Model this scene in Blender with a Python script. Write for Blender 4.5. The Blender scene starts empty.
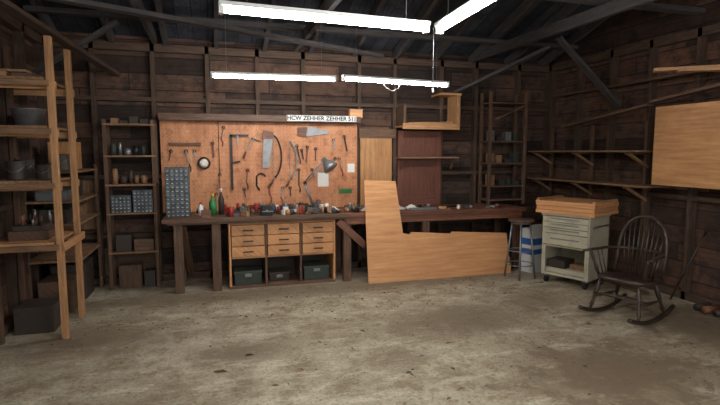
import bpy, bmesh, math, random
from mathutils import Matrix, Vector
R=random.Random(7)
def lin(r,g,b):
    f=lambda c:(c/255/12.92) if c/255<=.04045 else ((c/255+.055)/1.055)**2.4
    return (f(r),f(g),f(b),1)
# ------------------------------------------------------------ materials
def newmat(name):
    m=bpy.data.materials.new(name);m.use_nodes=True
    nt=m.node_tree;return m,nt,nt.nodes,nt.links,nt.nodes['Principled BSDF']
def mth(N,L,op,a,b=None):
    n=N.new('ShaderNodeMath');n.operation=op
    for i,v in enumerate((a,b)):
        if v is None: continue
        if hasattr(v,'links'): L.new(v,n.inputs[i])
        else: n.inputs[i].default_value=v
    return n.outputs[0]
def mix(N,L,f,a,b,typ='MIX'):
    n=N.new('ShaderNodeMix');n.data_type='RGBA';n.blend_type=typ
    for i,v in ((0,f),(6,a),(7,b)):
        if hasattr(v,'links'): L.new(v,n.inputs[i])
        else: n.inputs[i].default_value=v
    return n.outputs[2]
def noise(N,L,vec,scale,detail=4,rough=.6):
    n=N.new('ShaderNodeTexNoise');n.inputs['Scale'].default_value=scale;n.inputs['Detail'].default_value=detail;n.inputs['Roughness'].default_value=rough
    if vec is not None: L.new(vec,n.inputs['Vector'])
    return n.outputs['Fac']
def ramp(N,L,f,p0,p1,c0=(0,0,0,1),c1=(1,1,1,1)):
    n=N.new('ShaderNodeValToRGB');e=n.color_ramp.elements
    e[0].position=p0;e[1].position=p1;e[0].color=c0;e[1].color=c1;L.new(f,n.inputs[0]);return n.outputs[0]
def wood(name,dark,light,rough=.65,dirt=.35,dirtc=(45,34,26),sc=1.0):
    m,nt,N,L,P=newmat(name)
    uv=N.new('ShaderNodeUVMap');uv.uv_map='UVMap'
    mp=N.new('ShaderNodeMapping');mp.inputs['Scale'].default_value=(1.3*sc,16*sc,1);L.new(uv.outputs[0],mp.inputs[0])
    g=noise(N,L,mp.outputs[0],3,6,.65)
    col=ramp(N,L,g,.33,.68,lin(*dark),lin(*light))
    ge=N.new('ShaderNodeNewGeometry')
    d=noise(N,L,ge.outputs['Position'],3.5,5,.7)
    dm=mth(N,L,'MULTIPLY',ramp(N,L,d,.48,.72),dirt)
    col=mix(N,L,dm,col,lin(*dirtc))
    at=N.new('ShaderNodeAttribute');at.attribute_name='tone'
    col=mix(N,L,1.0,col,at.outputs['Color'],'MULTIPLY')
    L.new(col,P.inputs['Base Color']);P.inputs['Roughness'].default_value=rough
    b=N.new('ShaderNodeBump');b.inputs['Strength'].default_value=.25;b.inputs['Distance'].default_value=.01;L.new(g,b.inputs['Height']);L.new(b.outputs[0],P.inputs['Normal'])
    return m
def plain(name,c,rough=.5,metal=0,var=.25,sc=12,dirt=(30,25,20)):
    m,nt,N,L,P=newmat(name)
    ge=N.new('ShaderNodeNewGeometry')
    d=noise(N,L,ge.outputs['Position'],sc,5,.65)
    f=mth(N,L,'MULTIPLY',ramp(N,L,d,.45,.75),var)
    col=mix(N,L,f,lin(*c),lin(*dirt))
    at=N.new('ShaderNodeAttribute');at.attribute_name='tone'
    col=mix(N,L,1.0,col,at.outputs['Color'],'MULTIPLY')
    L.new(col,P.inputs['Base Color']);P.inputs['Roughness'].default_value=rough;P.inputs['Metallic'].default_value=metal
    return m
def boards(name,dark,light,h,axis='Z',along='X',patch=(120,80,55),pf=.3):
    m,nt,N,L,P=newmat(name)
    ge=N.new('ShaderNodeNewGeometry');sp=N.new('ShaderNodeSeparateXYZ');L.new(ge.outputs['Position'],sp.inputs[0])
    q=mth(N,L,'DIVIDE',sp.outputs[axis],h);fl=mth(N,L,'FLOOR',q);fr=mth(N,L,'FRACT',q)
    w0=N.new('ShaderNodeTexWhiteNoise');w0.noise_dimensions='1D';L.new(fl,w0.inputs['W'])
    seg=mth(N,L,'ADD',mth(N,L,'DIVIDE',sp.outputs[along],1.7),mth(N,L,'MULTIPLY',w0.outputs['Value'],5))
    sf=mth(N,L,'FLOOR',seg)
    wn=N.new('ShaderNodeTexWhiteNoise');wn.noise_dimensions='1D';L.new(mth(N,L,'ADD',mth(N,L,'MULTIPLY',fl,7.31),sf),wn.inputs['W'])
    cb=N.new('ShaderNodeCombineXYZ')
    L.new(mth(N,L,'MULTIPLY',sp.outputs[along],1.2),cb.inputs[0]);L.new(mth(N,L,'MULTIPLY',sp.outputs[axis],18),cb.inputs[1]);L.new(fl,cb.inputs[2])
    g=noise(N,L,cb.outputs[0],2.2,6,.7)
    col=ramp(N,L,g,.3,.7,lin(*dark),lin(*light))
    big=noise(N,L,ge.outputs['Position'],1.1,4,.6)
    col=mix(N,L,mth(N,L,'MULTIPLY',ramp(N,L,big,.45,.68),pf),col,lin(*patch))
    big2=noise(N,L,ge.outputs['Position'],4.5,6,.75)
    col=mix(N,L,mth(N,L,'MULTIPLY',ramp(N,L,big2,.48,.62),.65),col,lin(*[k*.35 for k in dark]))
    v=mth(N,L,'ADD',mth(N,L,'MULTIPLY',wn.outputs['Value'],1.2),.4)
    cc=N.new('ShaderNodeCombineColor')
    for i in range(3): L.new(v,cc.inputs[i])
    col=mix(N,L,1.0,col,cc.outputs[0],'MULTIPLY')
    gap=mth(N,L,'MAXIMUM',mth(N,L,'LESS_THAN',fr,.05),mth(N,L,'LESS_THAN',mth(N,L,'FRACT',seg),.006))
    col=mix(N,L,gap,col,(.004,.003,.003,1))
    L.new(col,P.inputs['Base Color']);P.inputs['Roughness'].default_value=.85
    b=N.new('ShaderNodeBump');b.inputs['Strength'].default_value=.8;b.inputs['Distance'].default_value=.015
    L.new(mth(N,L,'SUBTRACT',g,gap),b.inputs['Height']);L.new(b.outputs[0],P.inputs['Normal'])
    return m
def concrete():
    m,nt,N,L,P=newmat('concrete_floor')
    ge=N.new('ShaderNodeNewGeometry');v=ge.outputs['Position']
    a=noise(N,L,v,.9,8,.7);b=noise(N,L,v,4,9,.78);c=noise(N,L,v,38,5,.75);e=noise(N,L,v,1.9,8,.75)
    mp=N.new('ShaderNodeMapping');mp.inputs['Rotation'].default_value=(0,0,.5);mp.inputs['Scale'].default_value=(1,3.2,1);L.new(v,mp.inputs[0])
    sw=noise(N,L,mp.outputs[0],1.6,9,.75)
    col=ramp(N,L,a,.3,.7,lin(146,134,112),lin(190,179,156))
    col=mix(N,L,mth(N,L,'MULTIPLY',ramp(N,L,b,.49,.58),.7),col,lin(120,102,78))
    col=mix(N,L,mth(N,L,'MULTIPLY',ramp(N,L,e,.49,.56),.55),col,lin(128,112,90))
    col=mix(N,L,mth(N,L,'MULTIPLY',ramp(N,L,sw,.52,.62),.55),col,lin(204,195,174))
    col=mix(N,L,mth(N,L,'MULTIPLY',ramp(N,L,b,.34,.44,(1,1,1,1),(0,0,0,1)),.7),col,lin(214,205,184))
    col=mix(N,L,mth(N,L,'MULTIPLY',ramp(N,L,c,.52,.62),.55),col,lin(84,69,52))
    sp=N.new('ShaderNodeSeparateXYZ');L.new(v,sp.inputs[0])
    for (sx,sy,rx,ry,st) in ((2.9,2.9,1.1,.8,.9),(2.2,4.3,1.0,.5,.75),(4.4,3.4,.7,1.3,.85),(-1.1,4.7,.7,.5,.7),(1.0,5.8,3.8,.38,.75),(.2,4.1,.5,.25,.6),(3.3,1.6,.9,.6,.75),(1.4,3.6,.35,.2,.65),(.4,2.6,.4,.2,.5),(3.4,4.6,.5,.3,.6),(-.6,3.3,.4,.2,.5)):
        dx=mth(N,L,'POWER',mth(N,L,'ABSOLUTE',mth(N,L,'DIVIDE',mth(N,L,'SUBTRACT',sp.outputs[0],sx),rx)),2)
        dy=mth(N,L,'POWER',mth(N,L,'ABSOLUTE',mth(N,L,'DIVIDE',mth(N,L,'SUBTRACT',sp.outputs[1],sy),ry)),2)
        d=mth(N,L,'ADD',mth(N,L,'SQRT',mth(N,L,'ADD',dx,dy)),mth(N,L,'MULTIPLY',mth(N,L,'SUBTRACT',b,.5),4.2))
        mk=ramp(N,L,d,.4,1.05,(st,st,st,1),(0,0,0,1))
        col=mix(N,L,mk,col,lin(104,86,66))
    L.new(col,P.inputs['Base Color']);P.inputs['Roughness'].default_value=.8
    bp=N.new('ShaderNodeBump');bp.inputs['Strength'].default_value=.45;bp.inputs['Distance'].default_value=.012
    L.new(mth(N,L,'ADD',b,mth(N,L,'MULTIPLY',c,.4)),bp.inputs['Height']);L.new(bp.outputs[0],P.inputs['Normal'])
    return m
def emis(name,c,s):
    m,nt,N,L,P=newmat(name);P.inputs['Base Color'].default_value=c;P.inputs['Emission Color'].default_value=c;P.inputs['Emission Strength'].default_value=s
    return m
def pegboard():
    m,nt,N,L,P=newmat('pegboard_panel')
    ge=N.new('ShaderNodeNewGeometry');v=ge.outputs['Position'];sp=N.new('ShaderNodeSeparateXYZ');L.new(v,sp.inputs[0])
    mp=N.new('ShaderNodeMapping');mp.inputs['Scale'].default_value=(3,3,.7);L.new(v,mp.inputs[0])
    a=noise(N,L,mp.outputs[0],1.6,7,.7);b=noise(N,L,v,9,6,.75)
    col=ramp(N,L,a,.3,.7,lin(168,106,70),lin(212,150,106))
    col=mix(N,L,mth(N,L,'MULTIPLY',ramp(N,L,b,.52,.64),.6),col,lin(120,72,46))
    col=mix(N,L,mth(N,L,'MULTIPLY',ramp(N,L,b,.3,.4,(1,1,1,1),(0,0,0,1)),.6),col,lin(228,190,154))
    fx=mth(N,L,'SUBTRACT',mth(N,L,'FRACT',mth(N,L,'DIVIDE',sp.outputs[0],.05)),.5)
    fz=mth(N,L,'SUBTRACT',mth(N,L,'FRACT',mth(N,L,'DIVIDE',sp.outputs[2],.05)),.5)
    d=mth(N,L,'ADD',mth(N,L,'MULTIPLY',fx,fx),mth(N,L,'MULTIPLY',fz,fz))
    col=mix(N,L,mth(N,L,'LESS_THAN',d,.006),col,lin(50,30,20))
    L.new(col,P.inputs['Base Color']);P.inputs['Roughness'].default_value=.6
    return m
M={}
M['wall']=boards('old_board_wall',(40,29,25),(82,61,50),.2,patch=(108,75,56),pf=.45)
M['wallside']=boards('old_board_side_wall',(44,32,27),(96,69,54),.2,'Z','Y',patch=(122,82,62),pf=.65)
M['roof']=boards('roof_sheathing',(32,35,42),(60,63,72),.18,'X','Y',patch=(70,72,80),pf=.3)  # blue-grey tint paints the haze under the roof into the boards
M['stud']=wood('aged_stud',(50,38,31),(94,71,55),.8)
M['rafter']=wood('rafter_wood',(44,42,45),(84,78,76),.8)
M['floor']=concrete()
M['bench']=wood('bench_wood',(60,41,31),(110,79,59),.6)
M['bench2']=wood('bench_red_wood',(84,50,36),(132,86,63),.55)
M['ply']=wood('plywood',(196,136,88),(224,168,116),.5,.12,(150,100,60),.5)
M['ply2']=wood('plywood_tan',(170,118,74),(208,156,104),.55,.3,(120,80,50),.5)
M['drawer']=wood('drawer_pine',(176,120,76),(216,160,108),.5,.3,(120,76,46))
M['newpine']=wood('pine_post',(154,108,72),(194,148,102),.6,.3,(100,72,50))
M['shelfw']=wood('old_shelf_board',(106,79,58),(160,122,88),.7,.4)
M['dshelf']=wood('dark_shelf_board',(68,49,38),(114,85,64),.7,.35)
M['peg']=pegboard()
M['reddoor']=wood('red_brown_panel',(84,48,38),(118,72,56),.55,.3)
M['black']=plain('black_iron',(36,34,34),.45,.3,.3)
M['steel']=plain('dull_steel',(140,142,144),.4,.6,.4)
M['grey']=plain('grey_bin',(64,74,84),.45)
M['cell']=plain('bin_drawer',(88,98,104),.3,0,.35,30)
M['cream']=plain('cream_enamel',(188,183,160),.45,0,.45,7,(112,96,74))
M['white']=plain('white_enamel',(225,226,224),.4,0,.08)
M['paper']=plain('paper_white',(226,224,216),.8,0,.1)
M['green']=plain('green_plastic',(46,120,66),.4)
M['dgreen']=plain('dark_green_crate',(48,58,50),.6)
M['yellow']=plain('yellow_plastic',(214,178,50),.4)
M['red']=plain('red_paint',(150,44,36),.45)
M['blue']=plain('blue_print',(52,100,168),.5,0,.1)
M['chair']=wood('dark_chair_wood',(34,27,24),(72,56,46),.35,.3,(20,16,14))
M['rubber']=plain('rubber',(24,24,24),.8)
M['cord']=plain('cord_grey',(120,122,122),.6)
M['leaf']=plain('dry_leaf',(110,82,52),.9)
M['dark']=plain('dark_clutter',(62,54,48),.6,.1,.4,20)
M['tube']=emis('fluorescent_tube',(1,.985,.95,1),140)
# ------------------------------------------------------------ builder
class G:
    def __init__(s):
        s.bm=bmesh.new();s.uv=s.bm.loops.layers.uv.new('UVMap');s.tn=s.bm.loops.layers.float_color.new('tone');s.mats=[]
    def mi(s,k):
        if k not in s.mats: s.mats.append(k)
        return s.mats.index(k)
    def add(s,vs,fs,mt,mat,smooth=False,la=2,tone=None):
        i=s.mi(mat);t=tone if tone else 1+R.uniform(-.14,.1)
        o1,o2=[k for k in range(3) if k!=la];ou,ov=R.uniform(0,30),R.uniform(0,30)
        bv=[s.bm.verts.new(mt@Vector(v)) for v in vs]
        for f in fs:
            try: fc=s.bm.faces.new([bv[k] for k in f])
            except ValueError: continue
            fc.material_index=i;fc.smooth=smooth
            for lp,k in zip(fc.loops,f):
                v=vs[k];lp[s.uv].uv=(v[la]+ou,v[o1]+v[o2]+ov);lp[s.tn]=(t,t,t,1)
    def box(s,c,d,mat,rz=0,m=None,tone=None):
        x,y,z=[k/2 for k in d]
        vs=[(-x,-y,-z),(x,-y,-z),(x,y,-z),(-x,y,-z),(-x,-y,z),(x,-y,z),(x,y,z),(-x,y,z)]
        fs=[(0,3,2,1),(4,5,6,7),(0,1,5,4),(1,2,6,5),(2,3,7,6),(3,0,4,7)]
        mt=Matrix.Translation(c)@(m if m else Matrix.Rotation(rz,4,'Z'))
        s.add(vs,fs,mt,mat,False,max(range(3),key=lambda k:d[k]),tone)
    def b2(s,x0,x1,y0,y1,z0,z1,mat,tone=None):
        s.box(((x0+x1)/2,(y0+y1)/2,(z0+z1)/2),(x1-x0,y1-y0,z1-z0),mat,0,None,tone)
    def frame(s,p,q,up=(0,0,1)):
        p=Vector(p);q=Vector(q);z=(q-p).normalized();u=Vector(up)
        if abs(z.dot(u))>.98: u=Vector((0,1,0))
        x=u.cross(z).normalized();y=z.cross(x)
        m=Matrix((x,y,z)).transposed().to_4x4();return m,(q-p).length
    def bar(s,p,q,w,h,mat,up=(0,0,1),tone=None):
        m,l=s.frame(p,q,up);s.box((Vector(p)+Vector(q))/2,(w,h,l),mat,0,m,tone)
    def cyl(s,p,q,r1,r2,mat,n=14,cap=True,smooth=True,tone=None):
        m,l=s.frame(p,q);vs=[];fs=[]
        for k in range(n):
            a=2*math.pi*k/n;vs.append((r1*math.cos(a),r1*math.sin(a),0));vs.append((r2*math.cos(a),r2*math.sin(a),l))
        for k in range(n):
            a=2*k;b=2*((k+1)%n);fs.append((a,b,b+1,a+1))
        mt=Matrix.Translation(p)@m
        if cap: fs+= [tuple(2*k for k in reversed(range(n))),tuple(2*k+1 for k in range(n))]
        s.add(vs,fs,mt,mat,smooth,2,tone)
    def lathe(s,c,prof,mat,n=20,m=None,tone=None):
        vs=[];fs=[]
        for r,z in prof:
            for k in range(n):
                a=2*math.pi*k/n;vs.append((r*math.cos(a),r*math.sin(a),z))
        for j in range(len(prof)-1):
            for k in range(n):
                a=j*n+k;b=j*n+(k+1)%n;fs.append((a,b,b+n,a+n))
        fs.append(tuple(reversed(range(n))));fs.append(tuple((len(prof)-1)*n+k for k in range(n)))
        s.add(vs,fs,Matrix.Translation(c)@(m if m else Matrix()),mat,True,2,tone)
    def turn(s,p,q,prof,mat,n=12):
        m,l=s.frame(p,q);s.lathe(p,[(r,t*l) for t,r in prof],mat,n,m)
    def path(s,pts,r,mat,n=8,flat=1.0,tone=None):
        pts=[Vector(p) for p in pts];vs=[];fs=[];pu=None
        for i,p in enumerate(pts):
            t=(pts[min(i+1,len(pts)-1)]-pts[max(i-1,0)]).normalized()
            if pu is None:
                pu=Vector((0,0,1)) if abs(t.z)<.9 else Vector((0,1,0))
            u=(pu-t*pu.dot(t)).normalized();w=t.cross(u);pu=u
            for k in range(n):
                a=2*math.pi*k/n;vs.append(tuple(p+u*r*math.cos(a)*flat+w*r*math.sin(a)))
        for j in range(len(pts)-1):
            for k in range(n):
                a=j*n+k;b=j*n+(k+1)%n;fs.append((a,b,b+n,a+n))
        fs.append(tuple(reversed(range(n))));fs.append(tuple((len(pts)-1)*n+k for k in range(n)))
        s.add(vs,fs,Matrix(),mat,True,0,tone)
    def prism(s,poly,th,mt,mat,tone=None,la=0):
        n=len(poly);vs=[(x,-th/2,z) for x,z in poly]+[(x,th/2,z) for x,z in poly]
        fs=[tuple(range(n)),tuple(reversed(range(n,2*n)))]+[(k,k+n,(k+1)%n+n,(k+1)%n) for k in range(n)]
        s.add(vs,fs,mt,mat,False,la,tone)
    def xf(s,mt):
        bmesh.ops.transform(s.bm,matrix=mt,verts=s.bm.verts);return s
    def done(s,name,bevel=0.0,parent=None,origin=True):
        bmesh.ops.recalc_face_normals(s.bm,faces=s.bm.faces)
        o=Vector((0,0,0))
        if origin:
            xs=[v.co for v in s.bm.verts]
            o=Vector(((min(v.x for v in xs)+max(v.x for v in xs))/2,(min(v.y for v in xs)+max(v.y for v in xs))/2,min(v.z for v in xs)))
            bmesh.ops.translate(s.bm,vec=-o,verts=s.bm.verts)
        me=bpy.data.meshes.new(name);s.bm.to_mesh(me);s.bm.free()
        for k in s.mats: me.materials.append(M[k])
        ob=bpy.data.objects.new(name,me);ob.location=o;bpy.context.collection.objects.link(ob)
        if bevel:
            b=ob.modifiers.new('bevel','BEVEL');b.width=bevel;b.segments=2;b.limit_method='ANGLE';b.angle_limit=math.radians(50)
        if parent: ob.parent=parent
        return ob
def T(x,y,z=0,rz=0): return Matrix.Translation((x,y,z))@Matrix.Rotation(rz,4,'Z')
XL,XR,YB,YF,ZW=-1.9,5.1,6.8,-1.2,2.95
RY,RZ=2.4,4.35   # ridge
# ------------------------------------------------------------ room shell
g=G();g.b2(XL-.3,XR+.3,YF-.3,YB+.3,-.1,0,'floor');g.done('floor',origin=False)
g=G();g.b2(XL-.1,XR+.1,YB,YB+.05,0,ZW+.1,'wall')
xs=[XL+.05,-1.33,-.66,-.02,.6,1.2,1.98,2.5,3.22,3.78,4.5,XR-.05]
for x in xs: g.b2(x-.025,x+.025,YB-.095,YB,0,ZW,'stud')
g.b2(XL,XR,YB-.095,YB,ZW-.09,ZW,'stud');g.b2(XL,XR,YB-.095,YB,0,.09,'stud')
for z in (.62,1.35,2.3):
    for a,b in zip(xs[:-1],xs[1:]): g.b2(a+.025,b-.025,YB-.09,YB,z-.04,z+.01,'stud')
g.b2(-1.3,-.7,YB-.06,YB-.04,.1,.45,'dshelf');g.b2(-1.84,-1.37,YB-.06,YB-.04,.7,1.3,'shelfw')
g.done('wall_back',origin=False)
def sidewall(name,x0,x1,xs):
    g=G()
    poly=[(YF,0),(YB+.05,0),(YB+.05,ZW+.13),(RY,RZ+.13),(YF,3.32)]
    mt=Matrix(((0,1,0,(x0+x1)/2),(1,0,0,0),(0,0,1,0),(0,0,0,1)))
    g.prism(poly,x1-x0,mt,'wallside')
    d=.09 if xs>x1 else -.09
    a,b=min(xs,xs-d),max(xs,xs-d)
    y=YB-.15
    ys=[]
    while y>YF: ys.append(y);y-=.61
    for y in ys: g.b2(a,b,y-.025,y+.025,0,ZW,'stud')
    g.b2(a,b,YF,YB-.1,ZW-.09,ZW,'stud');g.b2(a,b,YF,YB-.1,0,.09,'stud')
    for z in (1.15,):
        for p,q in zip(ys[:-1],ys[1:]): g.b2(a,b,q+.025,p-.025,z-.04,z+.01,'stud')
    g.done(name,origin=False)
sidewall('wall_left',XL-.05,XL,XL+.09)
sidewall('wall_right',XR,XR+.05,XR-.09)
g=G()
def slab(ya,za,yb,zb):
    g.bar(((XL+XR)/2,ya,za),((XL+XR)/2,yb,zb),XR-XL+.3,.04,'roof')
slab(YB+.15,ZW+.09,RY,RZ+.12);slab(RY,RZ+.12,YF-.2,3.3)
g.done('ceiling',origin=False)
g=G();x=XL+.2
while x<XR:
    g.bar((x,YB-.02,ZW+.02),(x,RY,RZ+.02),.05,.12,'rafter');g.bar((x,RY,RZ+.02),(x,YF,3.18),.05,.12,'rafter');x+=.6
g.b2(XL,XR,RY-.02,RY+.02,RZ-.1,RZ+.1,'rafter')
for x in (-.62,1.1,3.72): g.bar((x,YB-.1,ZW+.06),(x,YF,ZW+.06),.05,.12,'rafter')
g.bar((-1.8,6.1,ZW+.16),(XR-.1,6.1,ZW+.16),.1,.05,'rafter')
g.bar((-1.8,4.2,ZW+.16),(XR-.1,4.2,ZW+.16),.1,.05,'rafter')
g.bar((-1.7,4.6,ZW-.04),(2.2,6.45,ZW-.04),.1,.04,'rafter')
g.bar((-1.82,3.6,2.95),(-1.05,6.6,2.55),.1,.04,'stud')
g.bar((3.3,6.6,2.45),(4.2,5.6,2.98),.08,.04,'rafter')
g.bar((4.95,5.2,2.2),(4.0,5.2,3.0),.08,.04,'rafter')
g.bar((-1.75,5.9,2.4),(-.9,5.9,3.0),.08,.04,'rafter')
g.done('roof_rafters',origin=False)
# ------------------------------------------------------------ fluorescent fixtures
def fixture(p,q,z=2.4):
    p=Vector((*p,z));q=Vector((*q,z));d=(q-p).normalized();n=Vector((-d.y,d.x,0))
    g=G()
    g.bar(p+Vector((0,0,.033)),q+Vector((0,0,.033)),.06,.022,'white')
    g.cyl(p+d*.03,q-d*.03,.014,.014,'tube',12,tone=1)
    for e,sg in ((p,1),(q,-1)): g.box(e+d*sg*.012+Vector((0,0,.005)),(.024,.045,.05),'white',math.atan2(d.y,d.x))
    for t in (.12,.88):
        c=p.lerp(q,t)
        g.cyl(c+Vector((0,0,.044)),Vector((c.x,c.y,3.0)),.0015,.0015,'cord',6)
    return g
fixture((.06,2.88),(1.32,2.96)).done('added_side_fill_fixture')
fixture((1.40,2.98),(1.34,1.76)).done('added_side_fill_fixture')
fixture((.02,5.35),(1.29,5.26)).done('added_side_fill_fixture')
g=fixture((1.34,5.17),(2.64,5.34))
g.path([(1.8,5.25,2.42),(1.84,5.24,2.34),(1.92,5.24,2.30),(2.0,5.25,2.34),(2.02,5.26,2.42)],.005,'cord')
g.done('added_side_fill_fixture')
fixture((2.9,2.2),(2.9,.95)).done('added_side_fill_fixture')  # unseen fixture added out of frame to even the light on the floor
fixture((-.3,-.3),(1.0,-.3)).done('added_side_fill_fixture')  # added lamp behind the camera, out of view, brightens the foreground
g=G();g.cyl((1.39,3.03,2.05),(1.39,3.03,2.43),.002,.002,'cord',6);g.lathe((1.39,3.03,2.02),[(.001,0),(.009,.01),(.006,.03),(.001,.035)],'white',8)
g.done('light_pull_cord')
# ------------------------------------------------------------ back wall panels
g=G();g.b2(-.6,.09,6.685,6.7,.877,2.05,'peg');g.b2(.1,1.94,6.685,6.7,.877,2.03,'peg');g.done('pegboard_panel',origin=False)
g=G();g.b2(-.6,1.95,6.55,6.7,2.07,2.1,'bench');g.b2(-.6,1.95,6.54,6.555,2.03,2.11,'bench');g.done('tool_ledge_board')
g=G();g.b2(.95,1.88,6.52,6.53,2.04,2.115,'white')
sg=g.done('lettered_sign_strip')
tx=bpy.data.curves.new('letters','FONT');tx.body='HCW ZEHHER ZEHHER 511';tx.size=.076;tx.extrude=.002;tx.align_x='CENTER';tx.align_y='CENTER';tx.offset=.0015
to=bpy.data.objects.new('letters',tx);tx.materials.append(M['black']);bpy.context.collection.objects.link(to);to.parent=sg
to.location=(0,-.008,.037);to.rotation_euler=(math.radians(90),0,0)
g=G();g.b2(1.8,1.98,6.56,6.66,2.101,2.2,'ply2');g.b2(1.795,1.985,6.555,6.665,2.2,2.215,'newpine');g.done('small_wooden_box',.002)
g=G();g.b2(1.98,2.44,6.66,6.675,.872,1.83,'ply2');g.done('plywood_offcut_sheet')
g=G();g.b2(1.96,2.5,6.65,6.69,1.832,1.96,'dshelf');g.done('cleat_board')
g=G();g.b2(2.53,3.19,6.66,6.69,.872,1.94,'reddoor')
for a,b,c,d in ((2.53,2.61,.872,1.94),(3.11,3.19,.872,1.94),(2.61,3.11,1.85,1.94),(2.61,3.11,.872,1.0)): g.b2(a,b,6.645,6.66,c,d,'reddoor')
g.done('cabinet_door_panel',.002)
g=G()
g.b2(2.5,3.35,6.4,6.7,1.98,2.0,'ply2');g.b2(2.5,3.35,6.39,6.41,1.95,2.03,'newpine');g.b2(3.3,3.35,6.38,6.68,2.0,2.42,'newpine');g.b2(3.05,3.36,6.36,6.7,2.42,2.45,'newpine');g.b2(2.52,2.56,6.42,6.68,2.0,2.28,'dshelf')
g.bar((2.6,6.5,2.03),(3.28,6.5,2.05),.12,.03,'newpine');g.done('open_box_shelf',.002)
g=G();g.b2(2.5,3.4,6.48,6.64,1.55,1.57,'shelfw')
for x in (2.56,3.34): g.bar((x,6.63,1.4),(x,6.52,1.54),.02,.03,'dshelf')
g.done('bracket_shelf',.002)
def rack(x0,x1,y0,y1,zs,z0,z1,mat,post='dshelf'):
    g=G()
    for x in (x0+.02,x1-.02):
        for y in (y0+.02,y1-.02): g.b2(x-.02,x+.02,y-.02,y+.02,z0,z1,post)
    for z in zs: g.b2(x0+.002,x1-.002,y0-.005,y1,z-.02,z,mat)
    return g
g=rack(-1.2,-.64,6.42,6.69,(.45,.92,1.26,1.6,1.97),.0,2.02,'shelfw');g.done('jar_rack_shelf',.002)
g=G()
for (a,b,h,m) in ((-1.12,-.95,.2,'dark'),(-.92,-.7,.14,'dshelf')): g.b2(a,b,6.46,6.64,.451,.451+h,m)
for (a,b,h,m) in ((-1.1,-.85,.28,'dshelf'),(-.82,-.7,.2,'dark')): g.b2(a,b,6.46,6.62,.0,h,m)
g.done('cardboard_boxes')
g=rack(3.83,4.45,6.4,6.69,(.95,1.15,1.48,1.8,2.35),.875,2.5,'dshelf');g.bar((3.9,6.38,2.1),(4.4,6.38,2.32),.06,.02,'dshelf');g.done('ladder_rack_shelf',.002)
g=G();
for z in (1.151,1.481,1.801):
    x=3.9
    while x<4.3:
        w=R.uniform(.05,.12);g.b2(x,x+w,6.48,6.6,z,z+R.uniform(.04,.16),R.choice(['dark','shelfw','dgreen','steel','bench2']));x+=w+R.uniform(.02,.08)
g.done('stored_hardware_boxes')
def organiser(x0,x1,y0,y1,z0,z1,nx,nz):
    g=G();g.b2(x0,x1,y0,y1,z0,z1,'grey',1)
    w=(x1-x0-.01)/nx;h=(z1-z0-.01)/nz
    for i in range(nx):
        for j in range(nz):
            a=x0+.005+i*w;c=z0+.005+j*h
            g.b2(a+.004,a+w-.004,y0-.012,y0+.01,c+.004,c+h-.004,'cell',R.uniform(.3,1.2))
            g.b2(a+w*.3,a+w*.7,y0-.022,y0-.012,c+.006,c+.014,'paper',R.uniform(.5,1))
    g.done('small_parts_organizer')
organiser(-.53,-.26,6.25,6.41,.876,1.46,5,12)
organiser(-1.15,-.93,6.44,6.6,.921,1.13,5,5)
organiser(-.91,-.69,6.44,6.6,.921,1.19,5,6)
g=G()
for z in (1.261,1.601):
    x=-1.14
    while x<-.74:
        r=R.uniform(.02,.045);h=R.uniform(.07,.2);m=R.choice(['steel','dark','shelfw','white','dgreen','black','paper','steel'])
        g.lathe((x+r,6.53,z),[(r,0),(r,h*.8),(r*.8,h*.85),(r*.8,h)],m,14);x+=2*r+R.uniform(.002,.02)
g.done('jars_and_tins')
g=G()
x=-1.12
while x<-.75:
    w=R.uniform(.05,.12);g.b2(x,x+w,6.5,6.62,1.971,1.971+R.uniform(.03,.1),R.choice(['dark','shelfw','dgreen']));x+=w+.02
g.done('small_cartons')
# ------------------------------------------------------------ tools on pegboard
def bw(x,z,y=6.66): return (x,y,z)
g=G();g.bar(bw(.25,1.15),bw(.25,1.86),.03,.006,'black');g.bar(bw(.235,1.85),bw(.47,1.85),.03,.006,'black',up=(0,1,0));g.bar(bw(.25,1.5),bw(.36,1.52),.02,.02,'black',up=(0,1,0))
g.bar(bw(.33,1.85,6.655),bw(.33,1.72,6.655),.012,.012,'steel');g.done('bar_clamp')
g=G();g.bar(bw(.42,1.62),bw(.55,1.84),.02,.008,'steel');g.cyl(bw(.4,1.56),bw(.43,1.64),.014,.014,'bench2',10);g.bar(bw(.5,1.82),bw(.62,1.78),.02,.01,'black');g.done('claw_hammer')
def arc(cx,cz,r,a0,a1,n=14,y=6.65,sx=1): return [(cx+sx*r*math.cos(math.radians(a0+(a1-a0)*i/n)),y,cz+r*math.sin(math.radians(a0+(a1-a0)*i/n))) for i in range(n+1)]
# D-shaped bow saw: tubular frame with blade closing it
def bowsaw(cx,z0,z1,bulge,y,mat):
    g=G();n=16
    g.path([(cx-bulge*math.sin(math.pi*i/n)**.6,y,z0+(z1-z0)*i/n) for i in range(n+1)],.011,mat)
    g.bar((cx,y,z0),(cx,y,z1),.004,.022,'steel')
    g.path([(cx-.01,y,z0-.02),(cx-.03,y,z0-.07),(cx-.06,y,z0-.1)],.013,'bench2');g.done('bow_saw')
bowsaw(.79,1.3,1.86,-.1,6.655,'black')
bowsaw(1.0,1.28,1.78,-.09,6.655,'steel')
g=G();g.prism([(0,0),(.09,.02),(.14,.4),(.12,.42),(.02,.4)],.004,Matrix.Translation((.64,6.66,1.42)),'steel');g.prism([(.0,.39),(.14,.39),(.15,.48),(.02,.5)],.02,Matrix.Translation((.64,6.66,1.42)),'bench2');g.done('hand_saw')
g=G();g.path(arc(.62,1.3,.06,20,200,y=6.665),.01,'black');g.path([(.565,6.665,1.28),(.56,6.665,1.2),(.6,6.665,1.14)],.01,'black');g.done('hand_drill_brace')
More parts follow.
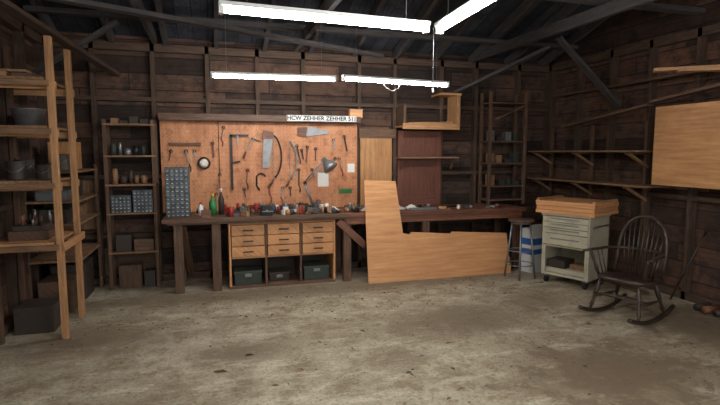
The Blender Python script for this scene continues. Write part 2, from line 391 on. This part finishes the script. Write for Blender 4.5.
g=G();g.path(arc(-.09,1.5,.07,0,360,20),.01,'black');g.lathe((-.09,6.67,1.5),[(.05,0),(.05,.015),(.02,.02)],'paper',16,Matrix.Rotation(math.radians(90),4,'X'));g.done('round_gauge')
g=G();g.prism([(0,0),(.34,.05),(.34,.08),(.05,.14),(0,.1)],.004,Matrix.Translation((1.2,6.66,1.84)),'steel');g.prism([(-.1,.02),(.02,0),(.04,.13),(-.08,.13)],.02,Matrix.Translation((1.2,6.66,1.84)),'bench2');g.done('hand_saw')
g=G();g.b2(-.5,-.12,6.65,6.68,1.72,1.755,'bench2');g.done('spirit_level')
g=G()
sp=[(1.1,1.72,.14),(1.16,1.66,.12),(1.24,1.7,.2),(.72,1.18,.1),(1.6,1.8,.12),(.02,1.75,.18),(-.3,1.65,.16),(.1,1.35,.2),(1.35,1.68,.16),(.16,1.95,.14),(-.2,1.65,.1),(-.48,1.65,.12),(1.12,1.4,.2),(1.3,1.4,.1),(1.62,1.55,.16),(1.68,1.55,.14),(1.75,1.85,.2),(.05,1.1,.1),(.45,1.4,.15),(.4,1.15,.1),(1.0,1.16,.1),(.9,1.16,.12)]
for i,(x,z,l) in enumerate(sp):
    a=R.uniform(-.25,.25)*l
    g.bar(bw(x+a,z-l,6.668),bw(x,z,6.668),R.uniform(.01,.022),.008,R.choice(['black','steel','dark','bench2']))
    g.path([(x+.018*math.cos(t*.7-1),6.668,z+.018*math.sin(t*.7-1)) for t in range(8)],.005,'black',6)
    if i%3==0: g.path([(x+a*1.0,6.668,z-l),(x+a+.02,6.668,z-l-.05),(x+a+.015,6.668,z-l-.1)],.007,'red' if i%2 else 'dark',6)
g.done('hanging_wrenches')
g=G();g.b2(1.38,1.53,6.68,6.685,1.17,1.37,'paper');g.b2(1.39,1.52,6.674,6.68,1.36,1.38,'steel');g.done('notice_paper')
g=G();g.b2(1.8,1.9,6.68,6.685,1.36,1.48,'paper');g.done('notice_paper')
g=G();g.b2(1.68,1.86,6.678,6.687,1.07,1.13,'green');g.done('green_label_tag')
# ------------------------------------------------------------ workbench
g=G()
g.b2(-.56,1.6,5.98,6.69,.83,.875,'bench');g.b2(1.6,4.2,6.0,6.69,.82,.87,'bench2')
g.b2(-.5,1.6,6.0,6.03,.805,.83,'bench');g.b2(1.6,4.15,6.02,6.05,.73,.82,'bench2')
for x in (-.39,.03,1.62,2.7,4.1):
    for y in (6.06,6.6): g.b2(x-.05,x+.05,y-.035,y+.035,0,.83 if x<1.6 else .82,'bench' if x>1 else 'dshelf')
g.bar((-.34,6.06,.78),(-.28,6.6,.1),.08,.03,'bench')
g.bar((1.5,6.02,.78),(1.85,6.02,.45),.09,.03,'bench2',up=(0,1,0))
g.b2(-.5,4.15,6.58,6.64,.74,.83,'bench')
g.done('workbench',.003,origin=False)
g=G();x0,x1,y0,y1=.17,1.47,6.06,6.55
g.b2(x0,x1,y0,y1,0,.03,'dshelf');g.b2(x0,x1,y1-.015,y1,.03,.79,'dark');g.b2(x0,x1,y0,y1,.775,.795,'drawer')
for i in range(4):
    x=x0+.0125+i*(x1-x0-.025)/3;g.b2(x-.0125,x+.0125,y0,y1-.015,.03,.775,'dshelf' if i in(1,2) else 'drawer')
g.b2(x0+.025,x1-.025,y0+.002,y1-.015,.365,.385,'drawer')
W=(x1-x0-.025)/3
zz=[(.39,.51),(.52,.64),(.65,.77)]
for i in range(3):
    a=x0+.0125+i*W
    for (c,d) in zz:
        g.b2(a+.02,a+W-.02,y0-.016,y0+.4,c,d,'drawer',R.uniform(.85,1.08))
        m=(a+a+W)/2;zc=(c+d)/2
        for s in (-.05,.05): g.cyl((m+s,y0-.017,zc),(m+s,y0-.035,zc),.006,.006,'black',8)
        g.cyl((m-.06,y0-.036,zc),(m+.06,y0-.036,zc),.008,.008,'black',8)
g.done('drawer_cabinet',.002)
def crate(x0,x1,y0,y1,z0,z1,mat,name):
    g=G();g.b2(x0,x1,y0,y1,z0,z1-.03,mat,1);g.b2(x0-.008,x1+.008,y0-.008,y1+.008,z1-.03,z1,mat,1.2);g.b2((x0+x1)/2-.04,(x0+x1)/2+.04,y0-.02,y0-.006,z1-.07,z1-.03,'steel');g.done(name,.004)
crate(.23,.55,6.1,6.4,.031,.2,'dgreen','metal_toolbox')
crate(1.08,1.4,6.12,6.4,.031,.21,'dgreen','metal_toolbox')
crate(.66,.9,6.2,6.42,.031,.14,'dark','metal_toolbox')
# desk lamp
g=G();g.lathe((1.25,6.35,.876),[(.08,0),(.08,.015),(.02,.03),(.015,.06)],'black',20)
g.cyl((1.25,6.35,.93),(1.13,6.35,1.25),.009,.009,'steel',8);g.cyl((1.27,6.35,.93),(1.15,6.35,1.25),.006,.006,'steel',8)
g.cyl((1.135,6.35,1.25),(1.36,6.3,1.52),.009,.009,'steel',8);g.cyl((1.155,6.35,1.235),(1.38,6.3,1.5),.006,.006,'steel',8)
g.lathe((1.14,6.33,1.25),[(.02,-.01),(.02,.01)],'black',10,Matrix.Rotation(math.radians(90),4,'X'))
mm=Matrix.Rotation(math.radians(-35),4,'Y')@Matrix.Rotation(math.radians(-25),4,'X')
g.lathe((1.47,6.25,1.43),[(.1,0),(.095,.03),(.065,.09),(.035,.12),(.03,.17),(.012,.18)],'steel',20,mm)
g.done('desk_lamp')
def bottle(x,y,z,r,h,m,c):
    g=G();g.lathe((x,y,z),[(r,0),(r,h*.6),(r*.35,h*.78),(r*.35,h*.86)],m,16);g.lathe((x,y,z+h*.86),[(r*.42,0),(r*.42,h*.14)],c,12);g.done('squeeze_bottle')
bottle(-.0,6.28,.876,.045,.26,'green','yellow');bottle(-.14,6.3,.876,.03,.16,'white','red');bottle(.1,6.32,.876,.035,.32,'dark','white')
g=G();g.box((.62,6.12,.9),(.14,.16,.05),'black');g.box((.62,6.14,.96),(.12,.06,.08),'black');g.box((.62,6.05,.96),(.12,.05,.08),'black');g.cyl((.62,5.93,.94),(.62,6.1,.94),.012,.012,'steel');g.cyl((.55,5.94,.94),(.69,5.94,.94),.006,.006,'steel',8);g.done('bench_vise',.004)
keep=[(1.25,6.35,.16),(.62,6.08,.22),(0,6.29,.24),(2.38,6.3,.22),(2.62,6.35,.2),(1.95,6.25,.2),(1.5,6.4,.2),(2.7,6.15,.28)]
g=G();n=0
while n<230:
    x=R.choice([R.uniform(-.2,1.55),R.uniform(-.2,1.55),R.uniform(.1,2.3),R.uniform(1.6,3.9)]);y=R.uniform(6.06,6.58)
    if any(math.hypot(x-a,y-b)<c for a,b,c in keep) or (x>2.95 and y>6.2): continue
    n+=1;k=R.random();z=.876 if x<1.6 else .871;hf=1 if x<2.3 else .45
    m=R.choice(['dark','black','steel','dark','bench2','shelfw','dgreen','red','paper','grey','black','steel','newpine'])
    if k<.5: h=R.uniform(.015,.1)*hf;g.box((x,y,z+h/2),(R.uniform(.03,.13),R.uniform(.02,.08),h),m,R.uniform(0,3))
    elif k<.78:
        a=R.uniform(0,6.28);l=R.uniform(.06,.13);r=R.uniform(.006,.014);p=(x,y,z+r);q=(x+l*math.cos(a),min(6.64,y+l*math.sin(a)),z+r+(.05 if R.random()<.3 else 0));g.cyl(p,q,r,r*.7,m,8)
    else: r=R.uniform(.018,.035);h=R.uniform(.05,.14)*hf;g.lathe((x,y,z),[(r,0),(r,h*.85),(r*.7,h)],m,12)
g.done('hand_tools_pile')
def rag(x,y,z,s,mat='paper'):
    n=9;vs=[];fs=[]
    for i in range(n):
        for j in range(n):
            u=i/(n-1)-.5;v=j/(n-1)-.5;e=max(abs(u),abs(v))*2
            vs.append((x+u*s*1.6,y+v*s,z+.004+(1-e**2)*R.uniform(.02,.06)))
    for i in range(n-1):
        for j in range(n-1): a=i*n+j;fs.append((a,a+n,a+n+1,a+1))
    g=G();g.add(vs,fs,Matrix(),mat,True);o=g.done('shop_rag');md=o.modifiers.new('s','SOLIDIFY');md.thickness=.003
rag(2.38,6.3,.871,.14);rag(2.62,6.35,.871,.1);rag(1.95,6.25,.871,.1);rag(1.5,6.4,.876,.12)
g=G();g.b2(2.5,2.9,6.12,6.17,.871,.9,'steel');g.cyl((3.0,6.3,.884),(3.35,6.35,.884),.012,.012,'black');g.done('steel_ruler_and_rod')
poly=[(1.84,0),(3.88,0),(3.84,.545),(3.02,.60),(3.0,.575),(2.45,.62),(2.42,.59),(2.33,.61),(2.26,1.28),(1.84,1.3)]
g=G();g.prism([(x-1.84,z) for x,z in poly],.012,T(1.84,5.84,0)@Matrix.Rotation(math.radians(-8.5),4,'X'),'ply',1)
g.done('leaning_plywood_sheet')
# ------------------------------------------------------------ left shelf unit
g=G()
for y in (4.85,5.44):
    g.b2(-1.305,-1.255,y-.03,y+.03,0,2.6,'newpine',1.0);g.b2(-1.8,-1.75,y-.025,y+.025,0,2.6,'dshelf')
for z,m in ((.87,'newpine'),(1.40,'shelfw'),(1.86,'shelfw'),(2.26,'shelfw')):
    g.b2(-1.8,-1.315,4.8,5.5,z-.022,z,m)
    for y in (4.85,5.44): g.b2(-1.8,-1.25,y+.03,y+.055,z-.09,z-.024,'newpine')
    g.b2(-1.8,-1.28,4.795,4.815,z-.07,z-.024,'shelfw')
g.b2(-1.248,-1.228,4.8,5.5,.79,.86,'newpine')
g.done('lumber_shelf_unit',.002)
g=G()
for z in (.55,.92,1.15,1.45): g.b2(-1.8,-1.3,5.6,6.62,z-.022,z,'shelfw')
for y in (5.62,6.6):
    for x in (-1.32,-1.78): g.b2(x-.02,x+.02,y-.02,y+.02,0,1.5,'dshelf')
g.done('low_side_shelf',.002)
def pan(x,y,z,r,h,mat,name):
    g=G();g.lathe((x,y,z),[(r*.75,0),(r,h),(r*1.08,h+.005),(r*.95,h),(r*.7,.012)],mat,24);g.done(name)
pan(-1.5,5.0,1.861,.13,.14,'steel','metal_bucket');pan(-1.68,5.3,1.861,.08,.1,'dark','metal_pan')
pan(-1.42,5.3,1.401,.06,.13,'dgreen','metal_pan')
def can(x,y,z,r,h,m):
    g=G();g.lathe((x,y,z),[(r,0),(r*1.03,.005),(r,.012),(r,h-.01),(r*1.03,h-.004),(r,h)],m,22);g.path([(x-r,y,z+h*.8),(x-r*.7,y-r*.9,z+h*.55),(x,y-r*1.25,z+h*.4),(x+r*.7,y-r*.9,z+h*.55),(x+r,y,z+h*.8)],.003,'steel');g.done('paint_can')
can(-1.62,5.0,1.401,.075,.16,'dark');can(-1.42,5.02,1.401,.06,.13,'dark');can(-1.65,5.3,1.401,.08,.17,'dark');can(-1.5,5.9,1.451,.08,.17,'dark')
g=G();g.b2(-1.72,-1.6,4.85,5.45,2.261,2.3,'newpine');g.b2(-1.55,-1.4,4.82,5.48,2.261,2.29,'dshelf');g.b2(-1.7,-1.45,4.84,5.46,2.3,2.32,'shelfw');g.done('loose_shelf_planks')
g=G();g.b2(-1.7,-1.4,4.95,5.35,.871,.95,'dshelf');g.b2(-1.68,-1.45,5.0,5.3,.95,.99,'dark')
for i in range(14):
    x=R.uniform(-1.66,-1.45);y=R.uniform(5.0,5.28);g.cyl((x,y,.99),(x,y+R.uniform(-.03,.03),R.uniform(1.03,1.14)),.012,.01,R.choice(['black','steel','bench2']),8)
g.done('wooden_tray')
g=G();g.b2(-1.74,-1.42,5.05,5.38,0,.24,'dark');g.b2(-1.72,-1.4,5.66,6.0,0,.32,'dshelf');g.b2(-1.72,-1.38,6.1,6.5,0,.4,'dark');g.done('stored_crates',.004)
g=G();g.b2(-1.7,-1.42,5.65,5.85,.921,1.06,'dark');g.b2(-1.7,-1.42,5.95,6.2,.921,1.09,'dgreen');g.b2(-1.7,-1.42,6.3,6.5,.921,1.04,'shelfw')
g.b2(-1.7,-1.42,5.7,5.95,1.151,1.25,'steel');g.b2(-1.7,-1.42,6.1,6.35,1.151,1.31,'dark');g.b2(-1.7,-1.42,6.2,6.4,1.451,1.75,'ply2');g.done('storage_boxes')
# ------------------------------------------------------------ right wall shelves
g=G()
for z,ya,yb in ((1.66,4.55,6.6),(1.26,4.45,6.6)):
    g.b2(4.62,5.0,ya,yb,z-.022,z,'shelfw')
    for y in (4.75,5.65,6.5): g.bar((4.98,y,z-.2),(4.68,y,z-.035),.03,.035,'shelfw',up=(0,1,0));g.b2(4.64,5.0,y-.015,y+.015,z-.05,z-.023,'dshelf')
for y in (4.75,5.65,6.5): g.b2(4.97,5.01,y+.02,y+.06,1.0,2.0,'dshelf')
g.done('bracket_lumber_shelf',.002)
g=G();g.b2(4.7,4.715,3.0,4.42,1.28,2.13,'ply2',1.05);
for y in (3.2,4.35): g.b2(4.715,5.0,y-.03,y+.03,1.3,1.36,'dshelf');g.b2(4.715,5.0,y-.03,y+.03,1.9,1.96,'dshelf')
g.done('plywood_panel',origin=False)
g=G();g.bar((4.76,6.0,1.99),(4.76,4.56,2.17),.03,.1,'dshelf',up=(1,0,0));g.done('side_rail_plank')
g=G();g.bar((4.76,4.53,2.2),(4.76,3.0,2.37),.03,.09,'dshelf',up=(1,0,0));g.bar((4.92,6.4,2.46),(4.92,3.0,2.49),.03,.09,'dshelf',up=(1,0,0));g.done('side_rail_plank')
g=G();g.bar((4.2,4.0,2.44),(4.7,3.6,2.44),.1,.03,'newpine');g.bar((4.22,3.75,2.40),(4.68,3.35,2.38),.12,.025,'newpine');g.done('stored_boards')
g=G();g.cyl((4.88,4.25,.0),(5.0,4.0,.75),.012,.01,'chair');g.path([(5.0,4.0,.75),(5.0,3.98,.8),(4.98,3.94,.81),(4.96,3.9,.77)],.011,'chair');g.done('walking_cane')
g=G()
for i in range(7):
    y=3.2+i*.11;x=4.88+R.uniform(-.03,.03);r=R.uniform(.03,.045)
    g.cyl((x-.1,y,r),(x+.08,y+R.uniform(-.02,.02),r),r,r*.95,R.choice(['dshelf','bench2','dark']),12)
g.bar((4.75,4.45,.02),(4.8,5.2,.02),.09,.03,'dshelf')
g.done('firewood_offcuts')
# ------------------------------------------------------------ tool cart
g=G();w,d=.6,.5
g.b2(0,.02,0,d,.13,.86,'cream',1);g.b2(w-.02,w,0,d,.13,.86,'cream',1);g.b2(.02,w-.02,d-.02,d,.13,.86,'cream',.9)
g.b2(.0,w,0,d,.11,.14,'cream',1);g.b2(-.01,w+.01,-.015,d+.01,.86,.885,'cream',1.05);g.b2(.02,w-.02,.01,d-.02,.47,.49,'cream',1)
g.b2(.02,.05,-.004,.02,.14,.47,'cream',1);g.b2(w-.05,w-.02,-.004,.02,.14,.47,'cream',1)
g.b2(.03,w-.03,.03,d-.03,.145,.2,'cream');g.b2(.05,.28,.05,.3,.2,.3,'dark');g.b2(.32,.5,.1,.3,.2,.26,'shelfw')
for c,dd in ((.785,.85),(.715,.778),(.645,.708),(.5,.638)):
    g.b2(.015,w-.015,-.018,.35,c,dd,'cream',1.03)
    g.b2(.12,w-.12,-.03,-.018,(c+dd)/2+.005,(c+dd)/2+.017,'steel');
g.path([(w+.0,.08,.74),(w+.035,.08,.76),(w+.035,d-.08,.76),(w,d-.08,.74)],.008,'steel')
for x in (.05,w-.05):
    for y in (.05,d-.05):
        g.cyl((x-.015,y,.045),(x+.015,y,.045),.045,.045,'rubber',16);g.b2(x-.025,x+.025,y-.02,y+.02,.08,.112,'steel')
ang=math.atan2(-.917,.4);g.xf(T(3.98,5.33,0,ang));g.done('tool_cart',.004)
g=G();z=.886
a0,a1,b0,b1=-.08,w+.06,-.04,d+.1
for (h,e) in ((.045,0),(.05,.006),(.045,.0)):
    g.b2(a0+e,a1-e,b0+e,b0+e+.02,z,z+h-.004,'ply');g.b2(a0+e,a1-e,b1-e-.02,b1-e,z,z+h-.004,'ply')
    g.b2(a0+e,a0+e+.02,b0+e+.02,b1-e-.02,z,z+h-.004,'ply');g.b2(a1-e-.02,a1-e,b0+e+.02,b1-e-.02,z,z+h-.004,'ply');z+=h
g.b2(a0+.03,a1-.03,b0+.03,b1-.03,.886,z-.035,'dshelf')
k=b0
for i in range(4): g.b2(a0-.005,a1+.005,k,k+.145,z-.003,z+.015,'ply');k+=.16
g.b2(a0,a0+.04,b0+.02,b1-.03,z+.015,z+.04,'newpine');g.b2(a1-.04,a1,b0+.02,b1-.03,z+.015,z+.04,'newpine')
g.xf(T(3.98,5.33,0,ang));g.done('wooden_crate',.002)
# stool
g=G();cx,cy=3.84,5.58
g.lathe((cx,cy,.74),[(.15,0),(.165,.008),(.165,.028),(.155,.035),(.02,.03)],'dshelf',28)
g.lathe((cx,cy,.715),[(.12,0),(.13,.02),(.12,.026)],'steel',24)
for k in range(4):
    a=math.radians(45+90*k+10);g.cyl((cx+.19*math.cos(a),cy+.19*math.sin(a),0),(cx+.11*math.cos(a),cy+.11*math.sin(a),.73),.014,.012,'steel',10)
for t in (.25,.5):
    rr=.19-.08*t+.0;z=.73*t;g.path([(cx+rr*math.cos(i*math.pi/12),cy+rr*math.sin(i*math.pi/12),z) for i in range(25)],.007,'steel',8)
g.done('shop_stool')
g=G();g.box((4.2,5.84,.3),(.2,.18,.6),'white',.25);g.box((4.2,5.84,.36),(.204,.184,.22),'blue',.25);g.box((4.2,5.84,.35),(.207,.187,.06),'white',.25);g.box((4.2,5.745,.63),(.19,.01,.07),'white',.25);g.done('printed_carton')
# ------------------------------------------------------------ rocking chair
g=G()
n=28;vs=[];fs=[]
def rim(a):
    c,s=math.cos(a),math.sin(a);e=.72
    return (.235*math.copysign(abs(c)**e,c),(.26+.02*c)*math.copysign(abs(s)**e,s))
rings=[(0,0),( .5,-.004),(.85,.006),(1,0),(1,-.03),(.85,-.045),(0,-.045)]
for f,dz in rings:
    for k in range(n):
        x,y=rim(2*math.pi*k/n);vs.append((x*max(f,.001),y*max(f,.001),.42+dz-.012*(1-f)+x*.06))
for j in range(len(rings)-1):
    for k in range(n): a=j*n+k;b=j*n+(k+1)%n;fs.append((a,b,b+n,a+n))
g.add(vs,fs,Matrix(),'chair',True,0)
def rz(x): return .022+.11*(x+.04)**2/.25
for s in (-1,1):
    g.path([(x,s*.25,rz(x)) for x in [-.46+.88*i/20 for i in range(21)]],.022,'chair',8,1.0)
    prof=[(0,.012),(.12,.014),(.2,.022),(.3,.014),(.5,.022),(.7,.026),(.8,.015),(1,.013)]
    g.turn((.24,s*.25,rz(.24)),(.16,s*.19,.41),prof,'chair');g.turn((-.27,s*.25,rz(-.27)),(-.17,s*.18,.39),prof,'chair')
    g.turn((.205,s*.225,.2),(-.225,s*.22,.19),[(0,.008),(.5,.018),(1,.008)],'chair')
    g.turn((.14,s*.225,.42),(.20,s*.29,.67),[(0,.012),(.3,.02),(.5,.012),(.8,.018),(1,.012)],'chair')
    for t in (.0,.5): g.cyl((.05-.12*t,s*.235,.42),(.07-.16*t,s*.295,.67),.007,.006,'chair',8)
g.turn((.0,-.22,.2),(.0,.22,.2),[(0,.008),(.5,.018),(1,.008)],'chair')
g.turn((.22,-.23,.25),(.22,.23,.25),[(0,.008),(.5,.016),(1,.008)],'chair')
arm=[]
for i in range(25):
    a=math.radians(-100+200*i/24);arm.append((-.03-.25*math.cos(a),.295*math.sin(a),.675))
arm=[(.26,-.33,.672),(.14,-.31,.675)]+[p for p in arm if p[0]<.03]+[(.14,.31,.675),(.26,.33,.672)]
g.path(arm,.02,'chair',8,.75)
bow=[]
for i in range(31):
    a=math.pi*i/30;y=-.235*math.cos(a);h=math.sin(a)**.55
    z=.42+h*.6;x=-.2-(z-.42)*.2
    bow.append((x,y*(1+.12*h),z))
g.path(bow,.018,'chair',10)
for k in range(9):
    u=(k-4)/4.6;y0=u*.17;y1=u*.235
    c=min(.999,abs(y1)/.263);h=(math.sin(math.acos(c)))**.55
    z=.42+h*.6;g.cyl((-.2,y0,.41),(-.2-(z-.42)*.2,y1,z),.009,.007,'chair',8)
g.xf(T(3.92,3.9,0,math.radians(180+18))@Matrix.Scale(.97,4));g.done('rocking_chair')
# ------------------------------------------------------------ debris
g=G()
for i in range(900):
    x=R.uniform(-1.4,4.6);y=R.uniform(1.6,5.8) if R.random()<.55 else R.uniform(4.8,5.95)
    s=R.uniform(.005,.018) if R.random()<.94 else R.uniform(.025,.04);a=R.uniform(0,6.28)
    g.add([(s,0,.002),(0,s*.45,.006+R.random()*.006),(-s,0,.002),(0,-s*.45,.005)],[(0,1,2,3)],T(x,y,0,a),R.choice(['leaf','leaf','dark','shelfw','dshelf']))
for (x,y,s) in ((.02,3.75,.06),(.25,4.0,.04),(.85,4.1,.03)):
    g.add([(s,0,.003),(s*.3,s*.4,.02),(-s,0,.003),(-s*.2,-s*.35,.012)],[(0,1,2,3)],T(x,y,0,R.uniform(0,3)),'leaf')
g.done('floor_leaf_litter')
# ------------------------------------------------------------ world + camera
w=bpy.data.worlds.new('world');bpy.context.scene.world=w;w.use_nodes=True
bg=w.node_tree.nodes['Background'];bg.inputs[0].default_value=(.98,.97,.95,1);bg.inputs[1].default_value=1.3
try: bpy.context.scene.view_settings.view_transform='Standard'
except Exception: pass
c=bpy.data.cameras.new('camera');c.sensor_width=36;c.lens=25;o=bpy.data.objects.new('camera',c)
o.location=(0,0,1.64);o.rotation_euler=(math.radians(90-5.77),0,math.radians(-16.5));bpy.context.collection.objects.link(o);bpy.context.scene.camera=o
